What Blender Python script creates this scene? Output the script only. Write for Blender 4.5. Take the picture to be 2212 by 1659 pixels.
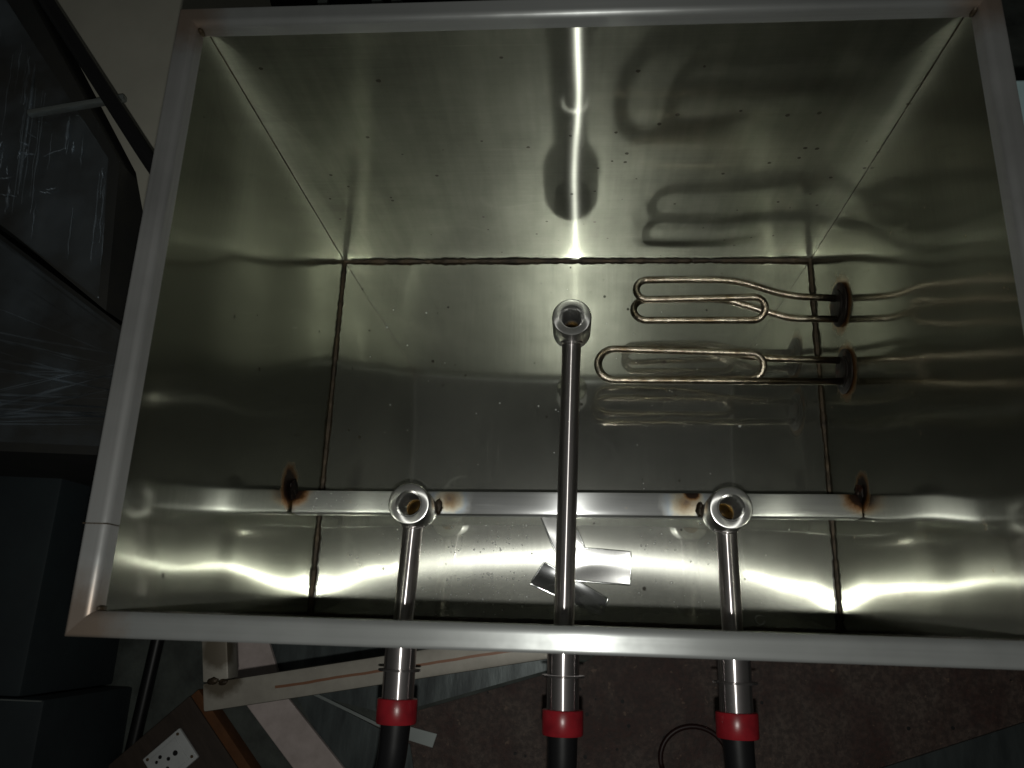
import bpy, bmesh, math, random
from mathutils import Vector, Matrix, noise
random.seed(7)
S = bpy.context.scene
COL = S.collection
for o in list(bpy.data.objects):
    bpy.data.objects.remove(o)

# ------------------------------------------------------------------ camera
cam = bpy.data.cameras.new('camera')
cam.sensor_width = 36.0
cam.lens = 1699.4 / 2212.0 * 36.0
cam.clip_start = 0.01
cam.clip_end = 60
cam.dof.use_dof = True
cam.dof.focus_distance = 0.84
cam.dof.aperture_fstop = 13
camo = bpy.data.objects.new('camera', cam)
COL.objects.link(camo)
CAM = Vector((0.002227, 0.00318182, 0.93114))
rot = Matrix(((0.99699135, -0.00896376, 0.07699285),
              (0.03077634, 0.9574176, -0.28706159),
              (-0.07114116, 0.28856748, 0.95481294)))
camo.matrix_world = Matrix.Translation(CAM) @ rot.to_4x4()
S.camera = camo

# ------------------------------------------------------------------ dim room and phone flash
w = bpy.data.worlds.new('World')
S.world = w
w.use_nodes = True
bg = w.node_tree.nodes['Background']
bg.inputs['Color'].default_value = (0.90, 0.92, 0.84, 1)
bg.inputs['Strength'].default_value = 0.020

fl = bpy.data.lights.new('phone_flash', 'SPOT')
fl.energy = 11.3
fl.color = (1.0, 0.997, 0.935)
fl.spot_size = math.radians(134)
fl.spot_blend = 1.0
fl.shadow_soft_size = 0.0035
flo = bpy.data.objects.new('phone_flash', fl)
COL.objects.link(flo)
flo.location = (0.004, -0.026, 0.934)
flo.rotation_euler = (math.radians(14), 0, 0)

vs = S.view_settings
vs.view_transform = 'Standard'
vs.look = 'None'
vs.exposure = 0
vs.gamma = 1
vs.use_curve_mapping = False
cy = S.cycles
cy.use_denoising = True
cy.max_bounces = 14
cy.glossy_bounces = 10
cy.diffuse_bounces = 4
cy.transmission_bounces = 8
cy.caustics_reflective = True
cy.caustics_refractive = False
cy.blur_glossy = 0.0
cy.sample_clamp_indirect = 30.0
cy.use_guiding = True
cy.use_surface_guiding = True
cy.guiding_training_samples = 64
cy.use_light_tree = True

# ------------------------------------------------------------------ materials
class NT:
    def __init__(s, name):
        s.m = bpy.data.materials.new(name)
        s.m.use_nodes = True
        s.t = s.m.node_tree
        s.t.nodes.clear()
        s.out = s.t.nodes.new('ShaderNodeOutputMaterial')

    def n(s, typ, **kw):
        nd = s.t.nodes.new(typ)
        for k, v in kw.items():
            setattr(nd, k, v)
        return nd

    def set(s, sock, v):
        if isinstance(v, bpy.types.NodeSocket):
            s.t.links.new(v, sock)
        else:
            if hasattr(sock.default_value, '__len__') and not hasattr(v, '__len__'):
                v = (v,) * len(sock.default_value)
            if hasattr(v, '__len__') and len(sock.default_value) == 4 and len(v) == 3:
                v = tuple(v) + (1,)
            sock.default_value = v

    def math(s, op, a, b=0.0, clamp=False):
        nd = s.n('ShaderNodeMath', operation=op, use_clamp=clamp)
        s.set(nd.inputs[0], a)
        s.set(nd.inputs[1], b)
        return nd.outputs[0]

    def coord(s, scale=(1, 1, 1)):
        c = s.n('ShaderNodeTexCoord')
        if tuple(scale) == (1, 1, 1):
            return c.outputs['Object']
        mp = s.n('ShaderNodeMapping')
        s.set(mp.inputs['Vector'], c.outputs['Object'])
        mp.inputs['Scale'].default_value = scale
        return mp.outputs['Vector']

    def noise(s, scale, detail=4, rough=0.6, vec=(1, 1, 1), dist=0.0):
        nd = s.n('ShaderNodeTexNoise')
        s.set(nd.inputs['Vector'], s.coord(vec))
        nd.inputs['Scale'].default_value = scale
        nd.inputs['Detail'].default_value = detail
        nd.inputs['Roughness'].default_value = rough
        nd.inputs['Distortion'].default_value = dist
        return nd.outputs['Fac']

    def ramp(s, fac, stops):
        nd = s.n('ShaderNodeValToRGB')
        e = nd.color_ramp.elements
        while len(e) < len(stops):
            e.new(0.5)
        for el, (p, c) in zip(e, stops):
            el.position = p
            if not hasattr(c, '__len__'):
                c = (c, c, c)
            el.color = tuple(c) + (1,)
        s.set(nd.inputs[0], fac)
        return nd.outputs['Color']

    def mixc(s, f, a, b):
        nd = s.n('ShaderNodeMix', data_type='RGBA')
        s.set(nd.inputs[0], f)
        s.set(nd.inputs[6], a)
        s.set(nd.inputs[7], b)
        return nd.outputs[2]

    def mixs(s, f, a, b):
        nd = s.n('ShaderNodeMixShader')
        s.set(nd.inputs[0], f)
        s.t.links.new(a, nd.inputs[1])
        s.t.links.new(b, nd.inputs[2])
        return nd.outputs[0]

    def bump(s, h, strength, dist=0.001):
        nd = s.n('ShaderNodeBump')
        nd.inputs['Strength'].default_value = strength
        nd.inputs['Distance'].default_value = dist
        s.set(nd.inputs['Height'], h)
        return nd.outputs['Normal']

    def near(s, c, r, squash=(1, 1, 1)):
        """1 at a point c of the object, 0 at r away, edge broken by noise"""
        v = s.n('ShaderNodeVectorMath', operation='SUBTRACT')
        s.set(v.inputs[0], s.coord())
        v.inputs[1].default_value = c
        m = s.n('ShaderNodeVectorMath', operation='MULTIPLY')
        s.t.links.new(v.outputs[0], m.inputs[0])
        m.inputs[1].default_value = squash
        l = s.n('ShaderNodeVectorMath', operation='LENGTH')
        s.t.links.new(m.outputs[0], l.inputs[0])
        d = s.math('DIVIDE', l.outputs['Value'], r)
        return s.math('SUBTRACT', 1.0, d, True)

    def finish(s, shader):
        s.t.links.new(shader, s.out.inputs['Surface'])
        return s.m


def glossy(t, col, a_small, a_large, groove=None, normal=None):
    g = t.n('ShaderNodeBsdfAnisotropic')
    g.distribution = 'GGX'
    t.set(g.inputs['Color'], col)
    r2 = math.sqrt(a_small * a_large)
    g.inputs['Roughness'].default_value = math.sqrt(r2)
    if groove:
        g.inputs['Anisotropy'].default_value = 1 - math.sqrt(a_small / a_large)
        cx = t.n('ShaderNodeCombineXYZ')
        for i in range(3):
            cx.inputs[i].default_value = groove[i]
        t.t.links.new(cx.outputs[0], g.inputs['Tangent'])
    if normal is not None:
        t.t.links.new(normal, g.inputs['Normal'])
    return g.outputs[0]


def sheet_steel(name, groove, col, core=0.012, streak=(0.012, 0.3), wst=0.3, broad=0.45, wbr=0.25,
                stains=(), specks=0.0, grain=0.3):
    """rolled stainless sheet: a clear mirror core, a lobe scattered across the
    rolling grain and a weak dull haze; burns and specks lie on top"""
    t = NT(name)
    g = Vector(groove)
    sc = tuple(4 if abs(c) > .5 else 420 for c in g)
    gr = t.noise(1.0, 3, 0.6, vec=sc)
    smudge = t.noise(9, 5, 0.62)
    tone = t.mixc(t.ramp(smudge, [(.3, 0), (.75, 1)]), col, tuple(c * 0.86 for c in col))
    tone = t.mixc(t.ramp(gr, [(.35, 0), (.7, 1)]), tone, tuple(c * 0.86 for c in col))
    nrm = t.bump(gr, grain, 0.0002)
    a = glossy(t, tone, core, core)
    b = glossy(t, tone, streak[0], streak[1], groove)
    c = glossy(t, tone, broad, broad, None, nrm)
    f1 = t.math('ADD', wst / (wst + 1 - wst - wbr), t.math('MULTIPLY', t.math('SUBTRACT', smudge, .5), .25), True)
    sh = t.mixs(f1, a, b)
    if specks:
        tide = t.noise(5.5, 1, .5, (1, 1.4, 1.1), .3)
        ring = t.ramp(t.math('ABSOLUTE', t.math('SUBTRACT', tide, .53)), [(0, 1), (.010, 0)])
        patch = t.ramp(t.noise(4, 2, .5, (1.3, 1, 1.7)), [(.52, 0), (.62, 1)])
        ring = t.math('MULTIPLY', t.math('MULTIPLY', ring, patch), .07)
    wb = t.math('ADD', wbr, t.math('MULTIPLY', t.math('SUBTRACT', smudge, .5), wbr * 1.5), True)
    if specks:
        wb = t.math('ADD', wb, ring, True)
    if specks > .25:
        runs = t.noise(1.0, 3, .6, (55, 55, 3.5))
        wb = t.math('MULTIPLY', wb, t.ramp(runs, [(.34, .82), (.62, 1.0)]))
    scr = t.noise(1.0, 2, .5, tuple(7 if abs(c_) > .5 else 900 for c_ in g))
    scr = t.math('MULTIPLY', t.ramp(scr, [(.66, 0), (.70, 1)]), t.ramp(t.noise(12, 3), [(.5, 0), (.65, .14)]))
    wb = t.math('ADD', wb, scr, True)
    sh = t.mixs(wb, sh, c)
    if specks:
        v = t.n('ShaderNodeTexVoronoi')
        t.set(v.inputs['Vector'], t.coord())
        v.inputs['Scale'].default_value = 70
        sep = t.n('ShaderNodeSeparateColor')
        t.t.links.new(v.outputs['Color'], sep.inputs[0])
        pick = t.math('GREATER_THAN', sep.outputs[0], 1 - specks)
        rr = t.math('MULTIPLY', sep.outputs[1], 0.15)
        dd = t.math('ADD', v.outputs['Distance'], t.math('MULTIPLY', t.noise(260, 2), 0.12))
        hit = t.math('LESS_THAN', dd, t.math('ADD', rr, 0.07))
        mask = t.math('MULTIPLY', t.math('MULTIPLY', pick, hit), 0.8)
        d = t.n('ShaderNodeBsdfDiffuse')
        d.inputs['Color'].default_value = (0.03, 0.025, 0.018, 1)
        sh = t.mixs(mask, sh, d.outputs[0])
    ragged = t.noise(70, 4, .65)
    for (c0, r, sq, kind) in stains:
        m = t.near(c0, r, sq)
        m = t.math('ADD', m, t.math('MULTIPLY', t.math('SUBTRACT', ragged, .5), .5))
        p = t.n('ShaderNodeBsdfPrincipled')
        if kind == 'burn':
            p.inputs['Metallic'].default_value = 0.7
            t.set(p.inputs['Base Color'], t.ramp(m, [(.12, (.55, .42, .25)), (.30, (.30, .14, .035)), (.48, (.03, .014, .008)), (1, (.012, .009, .008))]))
            fac = t.ramp(m, [(.08, 0), (.42, 1)])
        elif kind == 'tint':
            p.inputs['Metallic'].default_value = 1.0
            t.set(p.inputs['Base Color'], t.ramp(m, [(.15, (.60, .60, .57)), (.38, (.47, .54, .60)), (.6, (.62, .57, .44)), (.85, (.36, .24, .12)), (1, (.14, .08, .05))]))
            fac = t.ramp(m, [(.1, 0), (.5, .75)])
        else:
            p.inputs['Metallic'].default_value = 0.6
            p.inputs['Base Color'].default_value = (.16, .11, .075, 1)
            fac = t.ramp(m, [(.15, 0), (.7, .75)])
        p.inputs['Roughness'].default_value = 0.42
        sh = t.mixs(fac, sh, p.outputs[0])
    return t.finish(sh)


def pbr(name, col, rough=0.5, metal=0.0, col2=None, nscale=20, vec=(1, 1, 1), bump=0.0, bscale=None, spec=0.5,
        lo=.35, hi=.7, transmission=0.0, alpha=1.0, ior=1.45, coat=0.0):
    t = NT(name)
    p = t.n('ShaderNodeBsdfPrincipled')
    nz = t.noise(nscale, 5, .62, vec)
    if col2:
        t.set(p.inputs['Base Color'], t.mixc(t.ramp(nz, [(lo, 0), (hi, 1)]), col, col2))
    else:
        t.set(p.inputs['Base Color'], t.mixc(t.ramp(nz, [(.3, 0), (.75, 1)]), col, tuple(c * .8 for c in col)))
    t.set(p.inputs['Roughness'], t.math('ADD', rough, t.math('MULTIPLY', t.math('SUBTRACT', nz, .5), .2), True))
    p.inputs['Metallic'].default_value = metal
    p.inputs['Specular IOR Level'].default_value = spec
    p.inputs['Transmission Weight'].default_value = transmission
    p.inputs['Alpha'].default_value = alpha
    p.inputs['IOR'].default_value = ior
    p.inputs['Coat Weight'].default_value = coat
    if bump:
        t.t.links.new(t.bump(t.noise(bscale or nscale * 3, 4, .6, vec), bump, .002), p.inputs['Normal'])
    return t.finish(p.outputs[0])


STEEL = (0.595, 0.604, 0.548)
BAR_L = (-0.3, 0.1185, 0.0875)
BAR_R = (0.3, 0.126, 0.0875)
wall_burn_l = [((-.3, .134, .108), .030, (1, 1, 1), 'burn')]
wall_burn_r = [((.3, .141, .100), .026, (1, 1, 1), 'burn'),
               ((.3, .353, .088), .040, (1, 1, 1), 'burn'), ((.3, .2754, .0857), .038, (1, 1, 1), 'burn')]
corner = [((sx * .308, y, .434), .045, (1, 1, 1), 'dull') for sx in (-1, 1) for y in (-.008, .458)]
M = {
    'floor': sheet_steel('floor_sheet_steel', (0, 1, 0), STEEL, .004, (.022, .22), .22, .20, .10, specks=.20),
    'back': sheet_steel('back_sheet_steel', (1, 0, 0), (.415, .430, .375), .006, (.003, .8), .11, .16, .60, specks=.30),  # same steel as the floor, colour darkened for the dimmer light up here
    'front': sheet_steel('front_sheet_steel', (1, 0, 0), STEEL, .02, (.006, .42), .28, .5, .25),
    'left': sheet_steel('left_sheet_steel', (0, 1, 0), (.39, .402, .345), .010, (.008, .13), .50, .20, .03, stains=wall_burn_l, specks=.03),  # weaker light on this side put into the steel's colour
    'right': sheet_steel('right_sheet_steel', (0, 1, 0), (.35, .356, .31), .010, (.008, .13), .50, .20, .035, stains=wall_burn_r),  # darker again than the left, wall shade put into the colour
    'rim_x': sheet_steel('rim_steel_lengthwise', (1, 0, 0), (.38, .395, .39), .08, (.08, .30), .22, .80, .72, stains=corner, grain=.4),
    'rim_y': sheet_steel('rim_steel_crosswise', (0, 1, 0), (.40, .405, .40), .08, (.08, .30), .22, .80, .72, stains=corner, grain=.4),
    'bar': sheet_steel('bar_steel', (1, 0, 0), (.52, .53, .53), .03, (.03, .30), .4, .4, .4,
                       stains=[((-.300, .134, .100), .026, (1, 1, 1), 'burn'), ((.300, .140, .098), .028, (1, 1, 1), 'burn'),
                               ((-.128, .124, .10), .030, (1, 1, 1), 'tint'), ((.122, .126, .10), .034, (1, 1, 1), 'tint'),
                               ((.127, .137, .10), .012, (1, 1, 1), 'burn')]),
    'pipe': sheet_steel('pipe_steel', (1, 0, 0), (.64, .60, .60), .02, (.025, .34), .5, .35, .15, grain=.1),
    'turned': sheet_steel('turned_steel', (0, 0, 1), (.58, .58, .565), .03, (.04, .25), .5, .35, .20, grain=.3),
    'plate': sheet_steel('offcut_steel', (0, 1, 0), (.66, .66, .65), .016, (.03, .24), .5, .2, .18, grain=.08),
    'mirror': sheet_steel('polished_offcut_steel', (0, 1, 0), (.60, .61, .62), .008, (.02, .10), .08, .2, .04, grain=.05),
    'bead': pbr('weld_bead_steel', (.050, .034, .018), .5, .5, (.008, .006, .004), 45, bump=.5, bscale=220),
    'burnt': pbr('burnt_steel', (.008, .006, .005), .6, .2, (.05, .016, .007), 50, bump=.4, bscale=200, lo=.55, hi=.75, spec=.25),
    'gold': pbr('heat_tinted_bore', (.20, .11, .022), .3, 1.0, (.03, .03, .03), 70),
    'heater': pbr('heater_tube_steel', (.46, .41, .33), .22, 1.0, (.20, .155, .10), 60, bump=.35, bscale=500, lo=.42, hi=.62),
    'redcap': pbr('red_plastic', (.24, .012, .018), .30, 0, (.12, .006, .010), 45, bump=.06, lo=.45, hi=.8),
    'black': pbr('black_rubber', (.008, .008, .009), .38, 0),
    'ground': pbr('oily_concrete', (.085, .098, .088), .75, 0, (.030, .034, .031), 14, bump=.6, bscale=90),
    'rustplate': pbr('rust_stained_sheet', (.075, .054, .042), .62, 0, (.034, .015, .011), 22, vec=(1, .6, 1), bump=.35, bscale=60, lo=.38, hi=.62),
    'rust': pbr('rusty_iron', (.14, .055, .018), .8, 0, (.10, .04, .015), 30, bump=.4),
    'wood': pbr('dark_board', (.060, .043, .033), .7, 0, (.036, .026, .020), 12, vec=(1, 6, 1)),
    'pale': pbr('pale_laminate', (.56, .48, .46), .6, 0, (.36, .30, .28), 34, bump=.1, lo=.35, hi=.9),
    'greysheet': pbr('grey_sheet', (.11, .13, .13), .42, .4, (.035, .042, .044), 30, vec=(1, .25, 1), bump=.2, bscale=90, lo=.3, hi=.72),
    'bright': pbr('bright_sheet', (.42, .46, .45), .35, .8, None, 20),
    'white': pbr('white_plastic', (.62, .64, .64), .4, 0),
    'hole': pbr('hole_dark', (.006, .006, .006), .7, 0),
    'screw': pbr('brass_screw', (.25, .17, .10), .4, .8),
    'panel': pbr('olive_panel', (.40, .39, .33), .7, 0, (.33, .325, .275), 7),
    'carton': pbr('dark_goods', (.035, .034, .030), .6, 0, (.02, .022, .022), 9),
    'blue': pbr('pale_blue_panel', (.30, .42, .44), .5, 0),
    'cabinet': pbr('dark_painted_steel', (.026, .036, .040), .6, 0, (.018, .024, .028), 9),
    'cable': pbr('brown_cable', (.028, .010, .009), .45, 0),
}


def film_mat(name, op, rough, dif):
    t = NT(name)
    p = t.n('ShaderNodeBsdfAnisotropic')
    p.inputs['Color'].default_value = (.72, .84, .95, 1)
    p.inputs['Roughness'].default_value = rough
    d = t.n('ShaderNodeBsdfDiffuse')
    d.inputs['Color'].default_value = (.45, .52, .58, 1)
    tr = t.n('ShaderNodeBsdfTransparent')
    patch = t.ramp(t.noise(9, 3, .6), [(.40, .1), (.68, 1)])
    return t.finish(t.mixs(t.math('MULTIPLY', patch, op), tr.outputs[0], t.mixs(dif, p.outputs[0], d.outputs[0])))


def rust_plate_mat():
    t = NT('rust_stained_sheet')
    p = t.n('ShaderNodeBsdfPrincipled')
    big = t.noise(9, 6, .68, (1, .7, 1), .4)
    fine = t.noise(120, 6, .75)
    c = t.mixc(t.ramp(big, [(.40, 0), (.60, 1)]), (.125, .092, .075), (.062, .026, .020))
    c = t.mixc(t.ramp(fine, [(.42, .75), (.60, 0)]), c, (.030, .019, .016))
    c = t.mixc(t.ramp(t.noise(75, 3, .6), [(.66, 0), (.72, .7)]), c, (.21, .14, .10))
    v = t.n('ShaderNodeTexVoronoi')
    t.set(v.inputs['Vector'], t.coord())
    v.inputs['Scale'].default_value = 26
    c = t.mixc(t.math('LESS_THAN', v.outputs['Distance'], .085), c, (.006, .005, .005))
    t.set(p.inputs['Base Color'], c)
    p.inputs['Roughness'].default_value = .6
    t.t.links.new(t.bump(fine, .6, .002), p.inputs['Normal'])
    return t.finish(p.outputs[0])


M['rustplate'] = rust_plate_mat()
M['film'] = film_mat('stretch_film', .22, .30, .16)
M['fold'] = film_mat('stretch_film_fold', .38, .45, .25)


def water_mat():
    t = NT('water')
    g = t.n('ShaderNodeBsdfAnisotropic')
    g.inputs['Roughness'].default_value = .30
    d = t.n('ShaderNodeBsdfDiffuse')
    d.inputs['Color'].default_value = (.85, .87, .86, 1)  # white put into the drops to stand in for their bright glints
    tr = t.n('ShaderNodeBsdfTransparent')
    return t.finish(t.mixs(.55, tr.outputs[0], t.mixs(.5, g.outputs[0], d.outputs[0])))


M['water'] = water_mat()
M['waterline'] = pbr('wet_edge', (.75, .77, .76), .12, 1.0)


def tube_frame_mat():
    """painted square tube with a rust line along it and burnt corner"""
    t = NT('stand_tube')
    p = t.n('ShaderNodeBsdfPrincipled')
    nz = t.noise(26, 5, .65)
    base = t.mixc(t.ramp(nz, [(.35, 0), (.75, 1)]), (.27, .255, .22), (.19, .175, .15))
    sep = t.n('ShaderNodeSeparateXYZ')
    t.set(sep.inputs[0], t.coord())
    y = t.math('ABSOLUTE', t.math('ADD', sep.outputs[1], t.math('ADD', -.0150, t.math('MULTIPLY', t.math('SUBTRACT', t.noise(14, 2), .5), .004))))
    line = t.math('MULTIPLY', t.math('LESS_THAN', y, .0015), t.math('GREATER_THAN', sep.outputs[0], .085))
    base = t.mixc(t.math('MULTIPLY', line, .85), base, (.14, .045, .012))
    m = t.math('ADD', t.near((.022, .034, 0), .034), t.math('MULTIPLY', t.math('SUBTRACT', nz, .5), .8))
    base = t.mixc(t.ramp(m, [(.2, 0), (.5, .85)]), base, (.07, .055, .035))
    t.set(p.inputs['Base Color'], base)
    p.inputs['Roughness'].default_value = .5
    p.inputs['Metallic'].default_value = .25
    return t.finish(p.outputs[0])


M['frame'] = tube_frame_mat()

# ------------------------------------------------------------------ helpers


def thing(name, label, cat, loc=(0, 0, 0), group=None, rz=0.0):
    o = bpy.data.objects.new(name, None)
    o.empty_display_size = .05
    COL.objects.link(o)
    o.location = loc
    o.rotation_euler = (0, 0, rz)
    tag(o, label, cat, group)
    return o


def tag(o, label=None, cat=None, group=None, kind=None):
    if label:
        o['label'] = label
    if cat:
        o['category'] = cat
    if group:
        o['group'] = group
    if kind:
        o['kind'] = kind
    return o


def mesh(name, V, F, mat, parent=None, smooth=False, loc=None, local=False):
    """V in world space unless local; stored relative to the parent thing"""
    org = Vector((0, 0, 0))
    pm = None
    if parent is not None and not local:
        q = parent
        chain = Matrix.Identity(4)
        while q is not None:
            chain = (Matrix.Translation(q.location) @ q.rotation_euler.to_matrix().to_4x4()) @ chain
            q = q.parent
        pm = chain.inverted()
    if loc is not None:
        org = Vector(loc)
    VV = []
    for v in V:
        v = Vector(v)
        if pm is not None:
            v = pm @ v
        VV.append(v - org)
    me = bpy.data.meshes.new(name)
    me.from_pydata([tuple(v) for v in VV], [], F)
    bm = bmesh.new()
    bm.from_mesh(me)
    bmesh.ops.recalc_face_normals(bm, faces=bm.faces)
    bm.to_mesh(me)
    bm.free()
    me.materials.append(mat)
    if smooth:
        for p in me.polygons:
            p.use_smooth = True
        if smooth != 'all':
            me.set_sharp_from_angle(angle=math.radians(40))
    o = bpy.data.objects.new(name, me)
    COL.objects.link(o)
    o.location = org
    if parent is not None:
        o.parent = parent
    return o


def boxv(x0, x1, y0, y1, z0, z1, bev=0.0):
    bm = bmesh.new()
    bmesh.ops.create_cube(bm, size=1)
    for v in bm.verts:
        v.co = Vector(((x0 + x1) / 2 + v.co.x * (x1 - x0), (y0 + y1) / 2 + v.co.y * (y1 - y0), (z0 + z1) / 2 + v.co.z * (z1 - z0)))
    if bev:
        bmesh.ops.bevel(bm, geom=bm.edges[:], offset=bev, segments=2, affect='EDGES', profile=.6)
    bm.verts.index_update()
    V = [v.co.copy() for v in bm.verts]
    F = [[v.index for v in f.verts] for f in bm.faces]
    bm.free()
    return V, F


def xf(V, mat):
    return [mat @ Vector(v) for v in V]


def join(*parts):
    V, F = [], []
    for v, f in parts:
        o = len(V)
        V += list(v)
        F += [[i + o for i in q] for q in f]
    return V, F


def tube(path, r, seg=14, caps=True):
    P = [Vector(p) for p in path]
    rs = r if hasattr(r, '__len__') else [r] * len(P)
    V, F = [], []
    T = [(P[min(i + 1, len(P) - 1)] - P[max(i - 1, 0)]).normalized() for i in range(len(P))]
    up = Vector((0, 0, 1)) if abs(T[0].z) < .9 else Vector((1, 0, 0))
    n = (up - T[0] * up.dot(T[0])).normalized()
    for i, p in enumerate(P):
        n = (n - T[i] * n.dot(T[i])).normalized()
        b = T[i].cross(n)
        for k in range(seg):
            a = 2 * math.pi * k / seg
            V.append(p + (n * math.cos(a) + b * math.sin(a)) * rs[i])
    for i in range(len(P) - 1):
        for k in range(seg):
            k2 = (k + 1) % seg
            F.append([i * seg + k, i * seg + k2, (i + 1) * seg + k2, (i + 1) * seg + k])
    if caps:
        F.append(list(range(seg))[::-1])
        F.append([(len(P) - 1) * seg + k for k in range(seg)])
    return V, F


def smooth_path(pts, rad, n=7):
    """round the corners of a polyline"""
    P = [Vector(p) for p in pts]
    out = [P[0]]
    for i in range(1, len(P) - 1):
        a, b, c = P[i - 1], P[i], P[i + 1]
        d1, d2 = (a - b), (c - b)
        k = min(rad, d1.length * .49, d2.length * .49)
        s, e = b + d1.normalized() * k, b + d2.normalized() * k
        for j in range(n + 1):
            t = j / n
            out.append(s * (1 - t) ** 2 + b * 2 * t * (1 - t) + e * t * t)
    out.append(P[-1])
    res = [out[0]]
    for p in out[1:]:
        if (p - res[-1]).length > 1e-5:
            res.append(p)
    return res


def lathe(profile, c, axis='z', seg=40):
    """profile: (radius, along) pairs, open ends are closed with a point on the axis if radius 0"""
    V, F = [], []
    for (r, h) in profile:
        for k in range(seg):
            a = 2 * math.pi * k / seg
            x, y = r * math.cos(a), r * math.sin(a)
            if axis == 'z':
                V.append(Vector((c[0] + x, c[1] + y, c[2] + h)))
            elif axis == 'y':
                V.append(Vector((c[0] + x, c[1] + h, c[2] + y)))
            else:
                V.append(Vector((c[0] + h, c[1] + x, c[2] + y)))
    for i in range(len(profile) - 1):
        for k in range(seg):
            k2 = (k + 1) % seg
            F.append([i * seg + k, i * seg + k2, (i + 1) * seg + k2, (i + 1) * seg + k])
    return V, F


def closed_lathe(profile, c, axis='z', seg=40):
    """closed ring profile (a loop)"""
    V, F = lathe(profile, c, axis, seg)
    n = len(profile)
    for k in range(seg):
        k2 = (k + 1) % seg
        F.append([(n - 1) * seg + k, (n - 1) * seg + k2, k2, k])
    return V, F


def solid_lathe(profile, c, axis='z', seg=40):
    V, F = lathe(profile, c, axis, seg)
    n = len(profile)
    F.append(list(range(seg))[::-1])
    F.append([(n - 1) * seg + k for k in range(seg)])
    return V, F


def sheet(fn, nu, nv, thick):
    """fn(u,v) -> (point, outward vector); a warped sheet with thickness away from the view side"""
    V, F = [], []
    for side in (0, 1):
        for i in range(nu + 1):
            for j in range(nv + 1):
                p, nn = fn(i / nu, j / nv)
                V.append(Vector(p) + Vector(nn) * (thick * side))
    N = (nu + 1) * (nv + 1)
    idx = lambda i, j, s: s * N + i * (nv + 1) + j
    for i in range(nu):
        for j in range(nv):
            F.append([idx(i, j, 0), idx(i + 1, j, 0), idx(i + 1, j + 1, 0), idx(i, j + 1, 0)])
            F.append([idx(i, j, 1), idx(i, j + 1, 1), idx(i + 1, j + 1, 1), idx(i + 1, j, 1)])
    for i in range(nu):
        F.append([idx(i, 0, 0), idx(i, 0, 1), idx(i + 1, 0, 1), idx(i + 1, 0, 0)])
        F.append([idx(i, nv, 0), idx(i + 1, nv, 0), idx(i + 1, nv, 1), idx(i, nv, 1)])
    for j in range(nv):
        F.append([idx(0, j, 0), idx(0, j + 1, 0), idx(0, j + 1, 1), idx(0, j, 1)])
        F.append([idx(nu, j, 0), idx(nu, j, 1), idx(nu, j + 1, 1), idx(nu, j + 1, 0)])
    return V, F


def blob(c, r, seed, sub=2, squash=(1, 1, 1), rough=.25):
    bm = bmesh.new()
    bmesh.ops.create_icosphere(bm, subdivisions=sub, radius=1)
    bm.verts.index_update()
    V = []
    for v in bm.verts:
        k = 1 + rough * noise.noise(v.co * 2.1 + Vector((seed, seed * 1.7, 0)))
        V.append(Vector((c[0] + v.co.x * r * k * squash[0], c[1] + v.co.y * r * k * squash[1], c[2] + v.co.z * r * k * squash[2])))
    F = [[v.index for v in f.verts] for f in bm.faces]
    bm.free()
    return V, F


def plate_poly(pts, z0, th, bev=0.0):
    """flat sheet from an outline"""
    n = len(pts)
    V = [(p[0], p[1], (p[2] if len(p) > 2 else z0)) for p in pts] + [(p[0], p[1], (p[2] if len(p) > 2 else z0) - th) for p in pts]
    F = [list(range(n)), list(range(2 * n - 1, n - 1, -1))]
    for i in range(n):
        j = (i + 1) % n
        F.append([i, n + i, n + j, j])
    return V, F


# ------------------------------------------------------------------ ground
GZ = -0.5
V, F = plate_poly([(-4, -4), (4, -4), (4, 4), (-4, 4)], GZ, .02)
g = mesh('ground', V, F, M['ground'])
tag(g, kind='structure')

# ------------------------------------------------------------------ the tank
W2, D, H = 0.30, 0.45, 0.434
tank = thing('steel_tank', 'open rectangular stainless steel tank with square tube rim, seen from above', 'tank', (0, 0, 0))


def win(t, e):
    t = min(t, 1 - t) / e
    t = max(0.0, min(1.0, t))
    return t * t * (3 - 2 * t)


def wob(a, b, seed):
    return (0.0016 * noise.noise(Vector((a * 5.2, b * 5.2, seed))) + 0.00032 * noise.noise(Vector((a * 13, b * 13, seed + 5))))


def floor_fn(u, v):
    x, y = -W2 + 2 * W2 * u, D * v
    s = .034 + .060 * (1 - (x / W2) ** 2)
    z = -s * (.19 - y) ** 2 / (2 * .12) if y < .19 else 0.0
    t_ = max(0.0, min(1.0, (y - .19) / .24))
    z += .0065 * (1 - t_ * t_ * (3 - 2 * t_)) * (1 - (x / W2) ** 2)
    z += .0005 * noise.noise(Vector((x * 4, y * 4, 3.3))) * win(u, .1) * win(v, .1)
    return (x, y, z), (0, 0, -1)


V, F = sheet(floor_fn, 90, 70, .0015)
mesh('floor_panel', V, F, M['floor'], tank, True)


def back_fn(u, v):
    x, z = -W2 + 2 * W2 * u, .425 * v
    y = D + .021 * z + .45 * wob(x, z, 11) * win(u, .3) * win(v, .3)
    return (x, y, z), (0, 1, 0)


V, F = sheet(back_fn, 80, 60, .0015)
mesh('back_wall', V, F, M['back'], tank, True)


def front_fn(u, v):
    x, z = -W2 + 2 * W2 * u, -.02 + .445 * v
    return (x, 0, z), (0, -1, 0)


V, F = sheet(front_fn, 30, 30, .0015)
mesh('front_wall', V, F, M['front'], tank, True)


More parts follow.
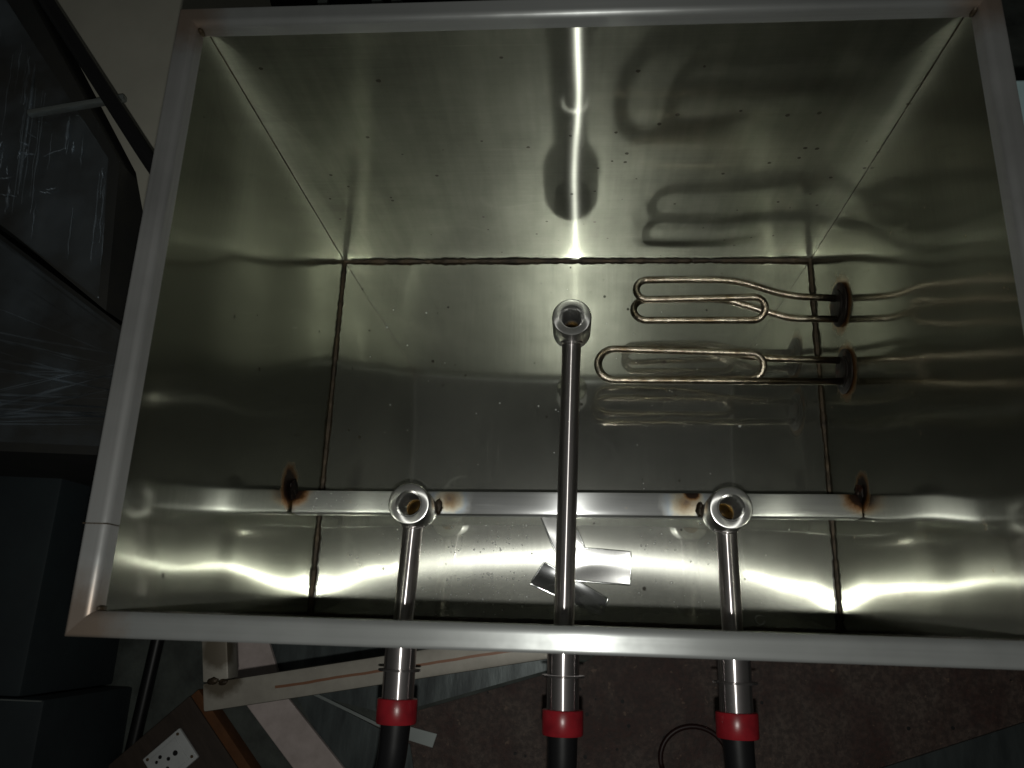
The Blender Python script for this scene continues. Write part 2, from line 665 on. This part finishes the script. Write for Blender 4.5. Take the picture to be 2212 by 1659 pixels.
def side_fn(sx, seed):
    def fn(u, v):
        y, z = (D + .0105) * u, -.012 + .437 * v
        d = wob(y, z, seed)
        d += .0016 * math.sin(24 * z + seed) * math.cos(9 * y + seed * .3)
        return (sx * (W2 - d * win(u, .25) * win(v, .25)), y, z), (sx, 0, 0)
    return fn


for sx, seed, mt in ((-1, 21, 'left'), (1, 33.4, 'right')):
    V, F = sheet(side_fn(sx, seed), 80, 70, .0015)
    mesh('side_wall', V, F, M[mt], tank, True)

# rim: rounded square tube, mitred at the corners
TW, RR = .0160, .0022


def rim_profile():
    pts = []
    for (ox, oz, rr, a0) in ((0, 0, RR, 180), (TW, 0, RR, 270), (TW, TW, RR, 0), (0, TW, .0052, 90)):
        cx = ox + rr if ox == 0 else ox - rr
        cz = oz + rr if oz == 0 else oz - rr
        for k in range(13):
            a = math.radians(a0 + 90 * k / 12)
            pts.append((cx + rr * math.cos(a), H - TW + cz + rr * math.sin(a)))
    return pts


PR = rim_profile()
ins = .0006
cn = {'FL': (-W2 + ins, ins, -1, -1), 'FR': (W2 - ins, ins, 1, -1), 'BR': (W2 - ins, D - ins, 1, 1), 'BL': (-W2 + ins, D - ins, -1, 1)}
for a, b, mt in (('FL', 'FR', 'rim_x'), ('FR', 'BR', 'rim_y'), ('BR', 'BL', 'rim_x'), ('BL', 'FL', 'rim_y')):
    V = []
    for key in (a, b):
        cx, cyy, sx, sy = cn[key]
        for (o, z) in PR:
            V.append((cx + sx * o, cyy + sy * o, z))
    n = len(PR)
    F = [[i, (i + 1) % n, n + (i + 1) % n, n + i] for i in range(n)] + [list(range(n)), list(range(2 * n - 1, n - 1, -1))]
    mesh('rim_bar', V, F, M[mt], tank, False)

# butt joint in the left rim and ground corner welds
V, F = boxv(-W2 - TW - .0002, -W2 + .0010,   .0548, .0556, H - TW + .001, H + .0002, .0001)
mesh('rim_joint', V, F, M['bead'], tank)
for key in cn:
    cx, cyy, sx, sy = cn[key]
    V, F = blob((cx - sx * .0015, cyy - sy * .0015, H - .008), .0022, 3 + cx, 2, (1, 1, 2.2))
    mesh('corner_weld', V, F, M['bead'], tank, True)


def bead(p0, p1, r, seed, step=.004):
    p0, p1 = Vector(p0), Vector(p1)
    n = max(2, int((p1 - p0).length / step))
    P = [p0.lerp(p1, i / n) for i in range(n + 1)]
    R = [r * (1 + .30 * noise.noise(Vector((i * .8, seed, 0))) + .45 * noise.noise(Vector((i * .13, seed, 7))) + .10 * math.sin(i * 2.1)) for i in range(n + 1)]
    return tube(P, R, 8)


for (a, b, r) in (((-W2, .001, .0), (-W2, D, 0), .0040), ((W2, .001, 0), (W2, D, 0), .0040),
                  ((-W2, D, 0), (W2, D, 0), .0046),
                  ((-W2, D, 0), (-W2, D + .0087, .418), .0006), ((W2, D, 0), (W2, D + .0087, .418), .0006),
                  ((-W2, 0.0, 0), (-W2, 0.0, .418), .0014), ((W2, 0.0, 0), (W2, 0.0, .418), .0014),
                  ((-W2, 0.001, -.004), (W2, .001, -.004), .003)):
    V, F = bead(a, b, r, a[0] * 7 + b[1] * 3)
    mesh('weld_seam', V, F, M['bead'], tank, True)

# square cross bar between the side walls
bv, bf = boxv(-.2992, .2992, -.0122, .0122, -.0122, .0122, .0022)
ang = math.atan2(BAR_R[1] - BAR_L[1], .6)
bv = xf(bv, Matrix.Translation(((BAR_L[0] + BAR_R[0]) / 2, (BAR_L[1] + BAR_R[1]) / 2, BAR_L[2])) @ Matrix.Rotation(ang, 4, 'Z'))
bar = mesh('support_bar', bv, bf, M['bar'], tank, True)
for (c, r, sq) in (((-.2985, .1315, .100), .0085, (.5, 1.3, 1.0)), ((.2985, .1385, .096), .0080, (.5, 1.2, 1.0))):
    V, F = blob(c, r, c[1] * 40, 3, sq, .4)
    mesh('weld_bead', V, F, M['burnt'], bar, True)

# ------------------------------------------------------------------ three nozzle pipes through the front wall
PZ = .1185


def nozzle_pipe(label, ring, outx, weld_side):
    rx, ry = ring
    t = thing('nozzle_pipe', label, 'pipe', (rx, 0, PZ), 'pipes through the front wall of the tank')
    # threaded socket, open upward
    z0, z1 = .1005, .1480
    prof = [(.0195, z0), (.0209, z0 + .0014), (.0211, z1 - .0018), (.0202, z1 - .0003), (.0190, z1), (.0135, z1), (.0128, z1 - .0008)]
    zz = z1 - .0022
    k = 0
    while zz > z0 + .012:
        prof.append((.0122 if k % 2 else .0114, zz))
        zz -= .0010
        k += 1
    prof += [(.0112, z0 + .010), (.0100, z0 + .009), (.0100, z0)]
    V, F = closed_lathe(prof, (rx, ry, 0), 'z', 48)
    sk = mesh('threaded_socket', V, F, M['turned'], t, True)
    V, F = solid_lathe([(.0001, z0 + .006), (.0105, z0 + .0045), (.0105, z0 + .002), (.0001, z0 + .002)], (rx, ry, 0), 'z', 24)
    mesh('bore_end', V, F, M['gold'], sk, True)
    # pipe
    ys = ry - .0185
    d = Vector((outx - rx, -ys, 0))
    P = [Vector((rx, ys, PZ)).lerp(Vector((outx, -.004, PZ)), i / 12) for i in range(13)]
    R = [.0106] + [.0101] * 12
    V, F = tube(P, R, 36)
    mesh('pipe', V, F, M['pipe'], t, True)
    ring_pts = []
    nn = 28
    for i in range(nn + 1):
        a = 2 * math.pi * i / nn
        px = .0105 * math.sin(a)
        ring_pts.append((rx + px, ry - math.sqrt(.0211 ** 2 - px * px) - .0006, PZ + .0105 * math.cos(a)))
    V, F = tube(ring_pts, [.0016 * (1 + .25 * noise.noise(Vector((i * .9, rx * 20, 0)))) for i in range(nn + 1)], 8, False)
    mesh('weld_ring', V, F, M['pipe'], t, True)
    if weld_side:
        V, F = blob((rx + weld_side * .0225, ry + .004, .1015), .0052, rx * 9, 3, (.8, 1.5, .6), .4)
        mesh('weld_bead', V, F, M['bead'], t, True)
    # outside: sleeve with a thin collar, red cap, black rubber end
    yo = -.0775 + (.004 if weld_side else 0)
    V, F = solid_lathe([(.0148, -.0030), (.0155, -.0036), (.0155, yo - .001)], (outx, 0, PZ), 'y', 40)
    mesh('sleeve', V, F, M['pipe'], t, True)
    V, F = closed_lathe([(.0150, -.0462), (.0206, -.0464), (.0210, -.0474), (.0206, -.0484), (.0150, -.0486)], (outx, 0, PZ), 'y', 40)
    mesh('collar', V, F, M['pipe'], t, True)
    V, F = solid_lathe([(.0158, yo + .0004), (.0190, yo), (.0197, yo - .001), (.0197, yo - .021), (.0190, yo - .0225), (.0120, yo - .0225)], (outx, 0, PZ), 'y', 48)
    mesh('red_cap', V, F, M['redcap'], t, True)
    sw_ = outx * .06
    path = smooth_path([(outx, yo - .021, PZ), (outx + sw_ * .2, yo - .06, PZ - .002), (outx + sw_ - .004, yo - .10, PZ - .014), (outx + sw_ * 3 - .01, yo - .17, PZ - .07)], .03)
    n = len(path)
    V, F = tube(path, [.0145 if i == 0 else .0140 - .0012 * i / n for i in range(n)], 28)
    mesh('hose', V, F, M['black'], t, True)
    return t


nozzle_pipe('short steel pipe with upright socket and red cap, leftmost of the three', (-.1612, .1120), -.1652, 1)
nozzle_pipe('long central steel pipe reaching past the cross bar, socket at its end, red cap', (.0006, .3138), -.0045, 0)
nozzle_pipe('short steel pipe with upright socket and red cap, rightmost of the three', (.1575, .1145), .1590, -1)

# ------------------------------------------------------------------ heating elements on the right wall
HR = .0041


def heater(label, path, cy_, cz_):
    t = thing('heating_element', label, 'heater', (.3, cy_, cz_), 'immersion heaters on the right wall')
    V, F = tube(path, HR, 14)
    mesh('heating_tube', V, F, M['heater'], t, 'all')
    V, F = solid_lathe([(.010, -.0032), (.0232, -.0030), (.0250, -.0018), (.0250, -.0004)], (.3, cy_, cz_), 'x', 40)
    mesh('flange', V, F, M['burnt'], t, True)
    V, F = solid_lathe([(.0150, -.0050), (.0165, -.0048), (.0172, -.0042), (.0172, -.0025)], (.3, cy_, cz_), 'x', 32)
    mesh('gasket', V, F, M['burnt'], t, True)
    return t


def bend(p, q, out, n=14):
    """half-circle joining the rod ends p and q, bulging along out"""
    p, q, out = Vector(p), Vector(q), Vector(out)
    c, r = (p + q) / 2, (p - q) / 2
    return [c + r * math.cos(math.pi * i / n) + out * (r.length * math.sin(math.pi * i / n)) for i in range(n + 1)]


LFT, RGT = (-1, 0, 0), (1, 0, 0)
h1 = smooth_path([(.2965, .3600, .090), (.2430, .3625, .090), (.1843, .3790, .098), (.12, .3790, .099)], .022, 6)
h1 += bend((.0855, .3780, .100), (.0855, .3530, .102), LFT) + bend((.2035, .3570, .100), (.2035, .3345, .087), RGT)
h1 += bend((.0855, .3340, .087), (.0855, .3620, .080), LFT)
h1 += smooth_path([(.10, .3625, .080), (.175, .3625, .081), (.2233, .3450, .084), (.2456, .3370, .086), (.2965, .3365, .086)], .014, 6)
heater('upper heating element, double hairpin of brownish steel tube bent near its base', h1, .353, .0882)
h2 = smooth_path([(.2965, .2885, .084), (.215, .2915, .080), (.15, .3030, .074), (.08, .3045, .072)], .02, 6)
h2 += bend((.0500, .3045, .072), (.0500, .2675, .072), LFT) + bend((.1985, .2680, .076), (.1985, .2945, .089), RGT)
h2 += bend((.0480, .2975, .092), (.0480, .2610, .092), LFT) + [Vector((.16, .2615, .091)), Vector((.2965, .2630, .088))]
heater('lower heating element, flat double hairpin of steel tube nearer the cross bar', h2, .2754, .0857)

# ------------------------------------------------------------------ loose offcuts on the floor


def floor_z(x, y):
    return floor_fn((x + W2) / (2 * W2), y / D)[0][2]


def offcut(label, pts, tilt, lift, mat='plate'):
    zc = [floor_z(*p) for p in pts]
    P = [(p[0], p[1], z + lift + dz) for p, z, dz in zip(pts, zc, tilt)]
    # subdivide and bow a little so the mirror finish is not perfectly flat
    n = 14
    A, B, C, Dd = [Vector(p) for p in P]
    V, F = [], []
    for s in (0, 1):
        for i in range(n + 1):
            for j in range(n + 1):
                u, v = i / n, j / n
                q = (A * (1 - u) + B * u) * (1 - v) + (Dd * (1 - u) + C * u) * v
                q.z += .0010 * math.sin(math.pi * u) * math.sin(math.pi * v + .4) + .0006 * noise.noise(Vector((u * 2, v * 2, pts[0][0] * 50))) - s * .0016
                V.append(q)
    N = (n + 1) ** 2
    ix = lambda i, j, s: s * N + i * (n + 1) + j
    for i in range(n):
        for j in range(n):
            F.append([ix(i, j, 0), ix(i + 1, j, 0), ix(i + 1, j + 1, 0), ix(i, j + 1, 0)])
            F.append([ix(i, j, 1), ix(i, j + 1, 1), ix(i + 1, j + 1, 1), ix(i + 1, j, 1)])
        F.append([ix(i, 0, 0), ix(i, 0, 1), ix(i + 1, 0, 1), ix(i + 1, 0, 0)])
        F.append([ix(i, n, 0), ix(i + 1, n, 0), ix(i + 1, n, 1), ix(i, n, 1)])
        F.append([ix(0, i, 0), ix(0, i + 1, 0), ix(0, i + 1, 1), ix(0, i, 1)])
        F.append([ix(n, i, 0), ix(n, i, 1), ix(n, i + 1, 1), ix(n, i + 1, 0)])
    c = (A + B + C + Dd) / 4
    o = mesh('steel_offcut', V, F, M[mat], None, True, loc=c)
    per = []
    Q = [A, B, C, Dd]
    for i in range(4):
        a_, b_ = Q[i], Q[(i + 1) % 4]
        for k in range(8):
            q = a_.lerp(b_, k / 8)
            out = (q - c)
            out.z = 0
            q = q + out.normalized() * .0010
            q.z = floor_z(q.x, q.y) + .0005
            per.append(q)
    per.append(per[0].copy())
    Vw, Fw = tube(per, .0011, 8, False)
    mesh('water_edge', Vw, Fw, M['waterline'], o, 'all')
    return tag(o, label, 'offcut', 'steel offcuts lying on the tank floor')


offcut('bright steel offcut on tank floor pointing right of the central pipe', [(-.0026, .0851), (.0696, .0817), (.0686, .0461), (-.0075, .0501)], (0, 0, 0, 0), .0058)
offcut('grey steel offcut on tank floor running up under the cross bar', [(-.0356, .1260), (-.0031, .1294), (.0177, .0846), (-.0132, .0760)], (0, 0, .0012, .0012), .0018)
offcut('dark mirror-like steel offcut slanting below the others near the front rim', [(-.0280, .0672), (-.0434, .0435), (.0351, .0117), (.0435, .0296)], (.0030, .0005, .0002, .0015), .0022, 'mirror')

# ------------------------------------------------------------------ water droplets
bm = bmesh.new()
bmesh.ops.create_icosphere(bm, subdivisions=2, radius=1)
cut = [f for f in bm.faces if f.calc_center_median().z < -.35]
bmesh.ops.delete(bm, geom=cut, context='FACES')
bm.verts.index_update()
DV = [v.co.copy() for v in bm.verts]
DF = [[v.index for v in f.verts] for f in bm.faces]
bm.free()
V, F = [], []
spots = []
for i in range(520):
    if i < 360:
        x, y = random.gauss(-.085, .06), random.gauss(.062, .028)
    elif i < 470:
        x, y = random.gauss(.10, .05), random.gauss(.07, .03)
    else:
        x, y = random.uniform(-.28, .28), random.uniform(.03, .42)
    if abs(x) > .285 or not .006 < y < .44 or (-.045 < x < .072 and .01 < y < .13) or abs(y - .070 + .42 * x * x) < .011:
        continue
    spots.append((x, y, floor_z(x, y), random.choice([.0004, .0005, .0006, .0007, .0009, .0012]) * random.uniform(.8, 1.2)))
for i in range(14):
    x = random.uniform(-.285, -.2)
    spots.append((x, .1185 + (x + .3) * .0125 + random.uniform(-.009, .009), .0997, random.uniform(.0006, .0011)))
for (x, y, z, r) in spots:
    o = len(V)
    sxx = random.uniform(.85, 1.25)
    V += [Vector((x + v.x * r * sxx, y + v.y * r, z + v.z * r * .6 + r * .12)) for v in DV]
    F += [[k + o for k in f] for f in DF]
wd = mesh('water_droplets', V, F, M['water'], None, 'all')
tag(wd, 'water droplets, whitened in place of glints, scattered over the tank floor and cross bar', 'water droplets', None, 'stuff')

P = [(.2135 + .0052 * math.cos(.5 + i / 22 * 5.6), .0115 + .0050 * math.sin(.5 + i / 22 * 5.6), floor_z(.2135, .012) + .0012 + .00004 * i) for i in range(23)]
V, F = tube(P, .0007, 8)
sw = mesh('reflection_curl', V, F, M['waterline'], None, 'all', loc=(.2135, .0115, floor_z(.2135, .012)))  # bright ring added to stand in for a curled caustic reflection
tag(sw, 'tiny bright ring added for a curled light shaving near the front rim, right of the right pipe', 'reflection')

# ------------------------------------------------------------------ stand under the tank
FT = -.0125
stand = thing('stand_frame', 'rust-streaked square tube stand under the tank, corner showing below the rim', 'stand', (-.4165, -.1090, GZ), None, math.radians(10.2))
tw = .031
FWd, FDp = .70, .52
zt, zb = FT - GZ, FT - GZ - .030


def local_box(x0, x1, y0, y1, z0, z1, bev):
    return boxv(x0, x1, y0, y1, z0, z1, bev)


def add_rail(x0, x1, y0, y1):
    V, F = local_box(x0, x1, y0, y1, zb, zt, .003)
    V = [v - Vector((x0, y0, zt)) for v in V]
    o = mesh('rail', V, F, M['frame'], stand, True, local=True)
    o.location = (x0, y0, zt)
    return o


add_rail(0, FWd, 0, tw)
add_rail(.0002, tw, tw + .0005, FDp - tw - .0005)
add_rail(FWd - tw, FWd, tw + .0005, FDp - tw - .0005)
add_rail(0, FWd, FDp - tw, FDp)
for (x, y) in ((0.001, 0.001), (FWd - tw + .001, 0.001), (.001, FDp - tw + .001), (FWd - tw + .001, FDp - tw + .001)):
    V, F = local_box(x, x + tw - .002, y, y + tw - .002, 0, zb - .0003, .003)
    mesh('leg', V, F, M['frame'], stand, True, local=True)
for (x, y, r) in ((.012, tw + .001, .005), (.024, tw - .002, .0042)):
    V, F = blob((x, y, zt - .0005), r, x * 90, 2, (1.4, .9, .6), .4)
    mesh('weld_bead', V, F, M['bead'], stand, True, local=True)

# ------------------------------------------------------------------ scrap lying on the workshop floor
def slab(name, label, cat, pts, z, th, mat, group=None, bevel=0):
    V, F = plate_poly(pts, z, th)
    c = Vector((sum(p[0] for p in pts) / len(pts), sum(p[1] for p in pts) / len(pts), z - th))
    o = mesh(name, V, F, mat, None, False, loc=c)
    if bevel:
        md = o.modifiers.new('edge', 'BEVEL')
        md.width = bevel
        md.segments = 2
    return tag(o, label, cat, group)


slab('rusty_sheet', 'large brown rust-stained sheet on the ground below the front rim', 'sheet',
     [(-.34, -.175), (.02, -.066), (.30, .10), (1.1, .12), (1.05, -.6), (-.3, -.6)], GZ + .006, .006, M['rustplate'])
slab('grey_sheet', 'wide dark grey metal sheet on the ground left of the rusty sheet', 'sheet',
     [(-.60, -.02), (.02, .02), (.012, -.062), (-.30, -.156), (-.55, -.11)], GZ + .0165, .004, M['greysheet'], None)
slab('grey_sheet', 'narrow dark grey sheet slanting beside the pale board', 'sheet',
     [(-.475, -.116), (-.448, -.124), (-.262, -.2), (-.24, -.30), (-.34, -.30)], GZ + .0220, .003, M['greysheet'])
slab('steel_strip', 'thin bright strip edge lying on the grey sheet by the left red cap', 'strip',
     [(-.452, -.122), (-.448, -.1185), (-.268, -.1885), (-.272, -.192)], GZ + .0265, .0035, M['bright'])
slab('steel_offcut', 'small bright rectangular offcut beside the left black hose', 'offcut',
     [(-.2690, -.1733), (-.2189, -.1836), (-.2255, -.2046), (-.2730, -.1932)], GZ + .0150, .004, M['bright'])
slab('pale_board', 'long pale pinkish board on the ground under the stand', 'board',
     [(-.600, -.040), (-.520, -.040), (-.4795, -.1286), (-.33, -.275), (-.405, -.290), (-.5573, -.1352)], GZ + .036, .010, M['pale'], None, .0015)
rp = smooth_path([(-.722, .02, GZ + .012), (-.7288, -.0605, GZ + .012), (-.7416, -.2094, GZ + .012), (-.748, -.27, GZ + .012)], .03)
V, F = tube(rp, .0115, 12)
rod = mesh('black_rod', V, F, M['black'], None, True, loc=(-.735, -.12, GZ))
tag(rod, 'thin black rod lying on the dark floor left of the wooden board', 'rod')

# dark board with a white mains socket
bd = thing('socket_board', 'dark wooden board on the ground carrying a white mains socket', 'socket board', (-.6422, -.1372, GZ), None, math.radians(-47.6))
V, F = boxv(0, .30, -.36, 0, 0, .040, .002)
mesh('board', V, F, M['wood'], bd, True, local=True)
V, F = boxv(.001, .30, .0005, .0165, 0, .0385, .0015)
mesh('edge_strip', V, F, M['rust'], bd, True, local=True)
PX, PY, PW, PL = .0318, -.0387, .0589, .076
V, F = boxv(PX, PX + PW, PY - PL, PY, .0402, .0475, .003)
sp = mesh('socket_plate', V, F, M['white'], bd, True, local=True)
V, F = boxv(PX + .008, PX + PW - .008, PY - PL + .012, PY - .014, .0470, .0486, .0012)
mesh('raised_face', V, F, M['white'], sp, True, local=True)
for (a_, b_, r) in ((.482, .344, .0043), (.481, .526, .0031), (.288, .651, .0031), (.337, .769, .0026), (.671, .647, .0031)):
    V, F = solid_lathe([(r, .0484), (r, .0489)], (PX + a_ * PW, PY - b_ * PL, 0), 'z', 16)
    mesh('pin_hole', V, F, M['hole'], sp, False, local=True)
for (a_, b_) in ((.109, .164 * .6), (.104, .903), (.863, .175 * .6), (.870, .900)):
    V, F = solid_lathe([(.0027, .0472), (.0025, .0483)], (PX + a_ * PW, PY - b_ * PL, 0), 'z', 14)
    mesh('screw', V, F, M['screw'], sp, False, local=True)

# coil of cable, lower right
P = []
for i in range(61):
    a_ = i / 60 * math.pi * 2.0 * 1.55
    P.append((.205 + .055 * math.cos(a_), -.205 + .050 * math.sin(a_), GZ + .0105 + .0035 * i / 60 + .002))
V, F = tube(P, .0042, 10)
cb = mesh('cable_coil', V, F, M['cable'], None, 'all', loc=(.205, -.205, GZ + .006))
tag(cb, 'dark brown cable coiled on the rusty sheet beside the right hose', 'cable')
slab('metal_sheet', 'dark blue-grey metal sheet on the ground at the lower right corner', 'sheet',
     [(.45, -.222), (.62, -.165), (.80, -.105), (1.0, -.07), (1.0, -.4), (.45, -.4)], GZ + .014, .006, M['greysheet'])

# ------------------------------------------------------------------ left: dark cabinet, wrapped goods, panel, strap
cab = thing('dark_cabinet', 'low dark painted cabinet at the left edge of the picture', 'cabinet', (-.95, 0, GZ))
V, F = boxv(-1.25, -.803, -.128, .224, GZ, -.252, .006)
mesh('body', V, F, M['cabinet'], cab, True)
V, F = boxv(-1.25, -.765, -.50, -.1295, GZ, -.2535, .006)
mesh('door', V, F, M['cabinet'], cab, True)
V, F = boxv(-1.2, -.768, -.1330, -.1312, -.2535, -.2515)
mesh('edge_trim', V, F, M['bright'], cab)


def film_sheet(o_pts, lift, fold, seed, mat, parent, name='film'):
    """stretch film: a creased sheet over four corners"""
    A, B, C, Dd = [Vector(p) for p in o_pts]
    n, m_ = 90, 40
    V, F = [], []
    for i in range(n + 1):
        for j in range(m_ + 1):
            u, v = i / n, j / m_
            q = (A * (1 - u) + B * u) * (1 - v) + (Dd * (1 - u) + C * u) * v
            fr = u if fold == 'par' else u + .0
            hgt = abs(noise.noise(Vector((fr * 34, v * 1.6, seed)))) * .003 + .003 * noise.noise(Vector((fr * 9, v * 1.2, seed + 3)))
            q.z += lift + hgt
            V.append(q)
    for i in range(n):
        for j in range(m_):
            F.append([i * (m_ + 1) + j, (i + 1) * (m_ + 1) + j, (i + 1) * (m_ + 1) + j + 1, i * (m_ + 1) + j + 1])
    o = mesh(name, V, F, mat, parent, 'all')
    sd = o.modifiers.new('thick', 'SOLIDIFY')
    sd.thickness = .0006
    return o


wc = thing('wrapped_carton', 'dark carton wrapped in clear crinkled stretch film, upper left', 'carton', (-.74, .62, GZ))
cp = [(-.560, .345), (-.95, .63), (-1.05, 1.1), (-.80, .875), (-.580, .55)]
V, F = plate_poly(cp, .085, .585)
mesh('box', V, F, M['carton'], wc)
film_sheet([(-.95, .62, .090), (-.566, .356, .090), (-.590, .55, .090), (-.92, .98, .090)], .004, 'par', 4, M['film'], wc)
wb_ = thing('wrapped_bundle', 'flat bundle in stretch film with long pulled folds, left of the tank', 'bundle', (-.70, .30, GZ))
V, F = plate_poly([(-.56, .19), (-.56, .335), (-.95, .60), (-1.0, .20)], -.03, .47)
mesh('box', V, F, M['carton'], wb_)
film_sheet([(-.562, .20, -.028), (-.562, .33, -.028), (-.93, .58, -.028), (-.95, .21, -.028)], .004, 'par', 9, M['film'], wb_)

def fold(parent, p0, p1, r, seed):
    p0, p1 = Vector(p0), Vector(p1)
    P, R_ = [], []
    for i in range(19):
        t_ = i / 18
        q = p0.lerp(p1, t_)
        q += Vector((noise.noise(Vector((t_ * 3, seed, 0))), noise.noise(Vector((t_ * 3, seed, 9))), 0)) * .0008
        q.z += .003 * noise.noise(Vector((t_ * 5, seed, 4)))
        P.append(q)
        R_.append(r * max(.12, math.sin(math.pi * (.06 + .88 * t_)) * (.6 + .7 * noise.noise(Vector((t_ * 6, seed, 2))) + .2)))
    V, F = tube(P, R_, 6)
    mesh('film_fold', V, F, M['fold'], parent, 'all')


rf = random.Random(3)
for i in range(44):
    x = -.94 + .37 * rf.random()
    y0 = .358 + (-.56 - x) * .67
    ymax = .55 + (-.600 - x) * 1.30
    if ymax - y0 < .06:
        continue
    ya = y0 + rf.uniform(.01, .75) * (ymax - y0)
    ye = min(ymax, ya + rf.uniform(.04, .26))
    if ye - ya > .03:
        fold(wc, (x, ya, .0965), (x - .10 * (ye - ya), ye, .0965), rf.choice([.0007, .0009, .0012, .0026]), i)
for i in range(16):
    x, y = rf.gauss(-.70, .035), rf.gauss(.545, .03)
    an = rf.uniform(0, 3.1)
    ln = rf.uniform(.012, .035)
    fold(wc, (x, y, .0965), (x + ln * math.cos(an), y + ln * math.sin(an), .0965), rf.uniform(.0008, .0018), 70 + i)
for i in range(34):
    k = rf.random()
    fold(wb_, (-.95 + .22 * rf.random(), .225 + .20 * k * rf.random(), -.0215), (-.566 - .05 * rf.random(), .228 + .095 * k, -.0215), rf.choice([.0007, .0009, .0012, .0024]), 40 + i)

slab('grey_board', 'plain olive grey board standing behind the black cable, upper left', 'board',
     [(-.79, .884), (-.79, .97), (-.30, .97), (-.30, .47), (-.545, .47), (-.572, .55)], .060, .56, M['panel'])
sp_ = [(-.70, .79, .20), (-.6339, .7005, .20), (-.4654, .4755, .20), (-.43, .43, .19), (-.40, .40, .05), (-.40, .38, GZ + .008)]
V, F = tube(smooth_path(sp_, .04), .0085, 14)
st = mesh('black_cable', V, F, M['black'], None, True, loc=(-.55, .58, GZ))
tag(st, 'thick black cable crossing diagonally over the panel at the upper left', 'cable')
V, F = boxv(-.064, .064, -.0035, .0035, 0, .010, .002)
V = xf(V, Matrix.Translation((-.640, .622, .0985)) @ Matrix.Rotation(math.radians(9.5), 4, 'Z'))
mb = mesh('steel_bar', V, F, M['bright'], None, True, loc=(-.64, .622, .0985))
tag(mb, 'short steel bar lying on the film-wrapped carton', 'bar')

slab('blue_board', 'pale blue board standing right beside the right rim', 'board',
     [(.389, .484), (.52, .484), (.50, .16), (.362, .16)], .300, .80, M['blue'], None, .002)
tb = thing('tool_case', 'black case with bright clips just beyond the far rim', 'case', (-.25, .76, GZ))
V, F = boxv(-.36, -.17, .690, .84, GZ, .200, .008)
mesh('body', V, F, M['black'], tb, True)
for x in (-.292, -.228, -.205):
    V, F = boxv(x - .006, x + .006, .683, .690, .17, .202, .001)
    mesh('clip', V, F, M['bright'], tb, True)
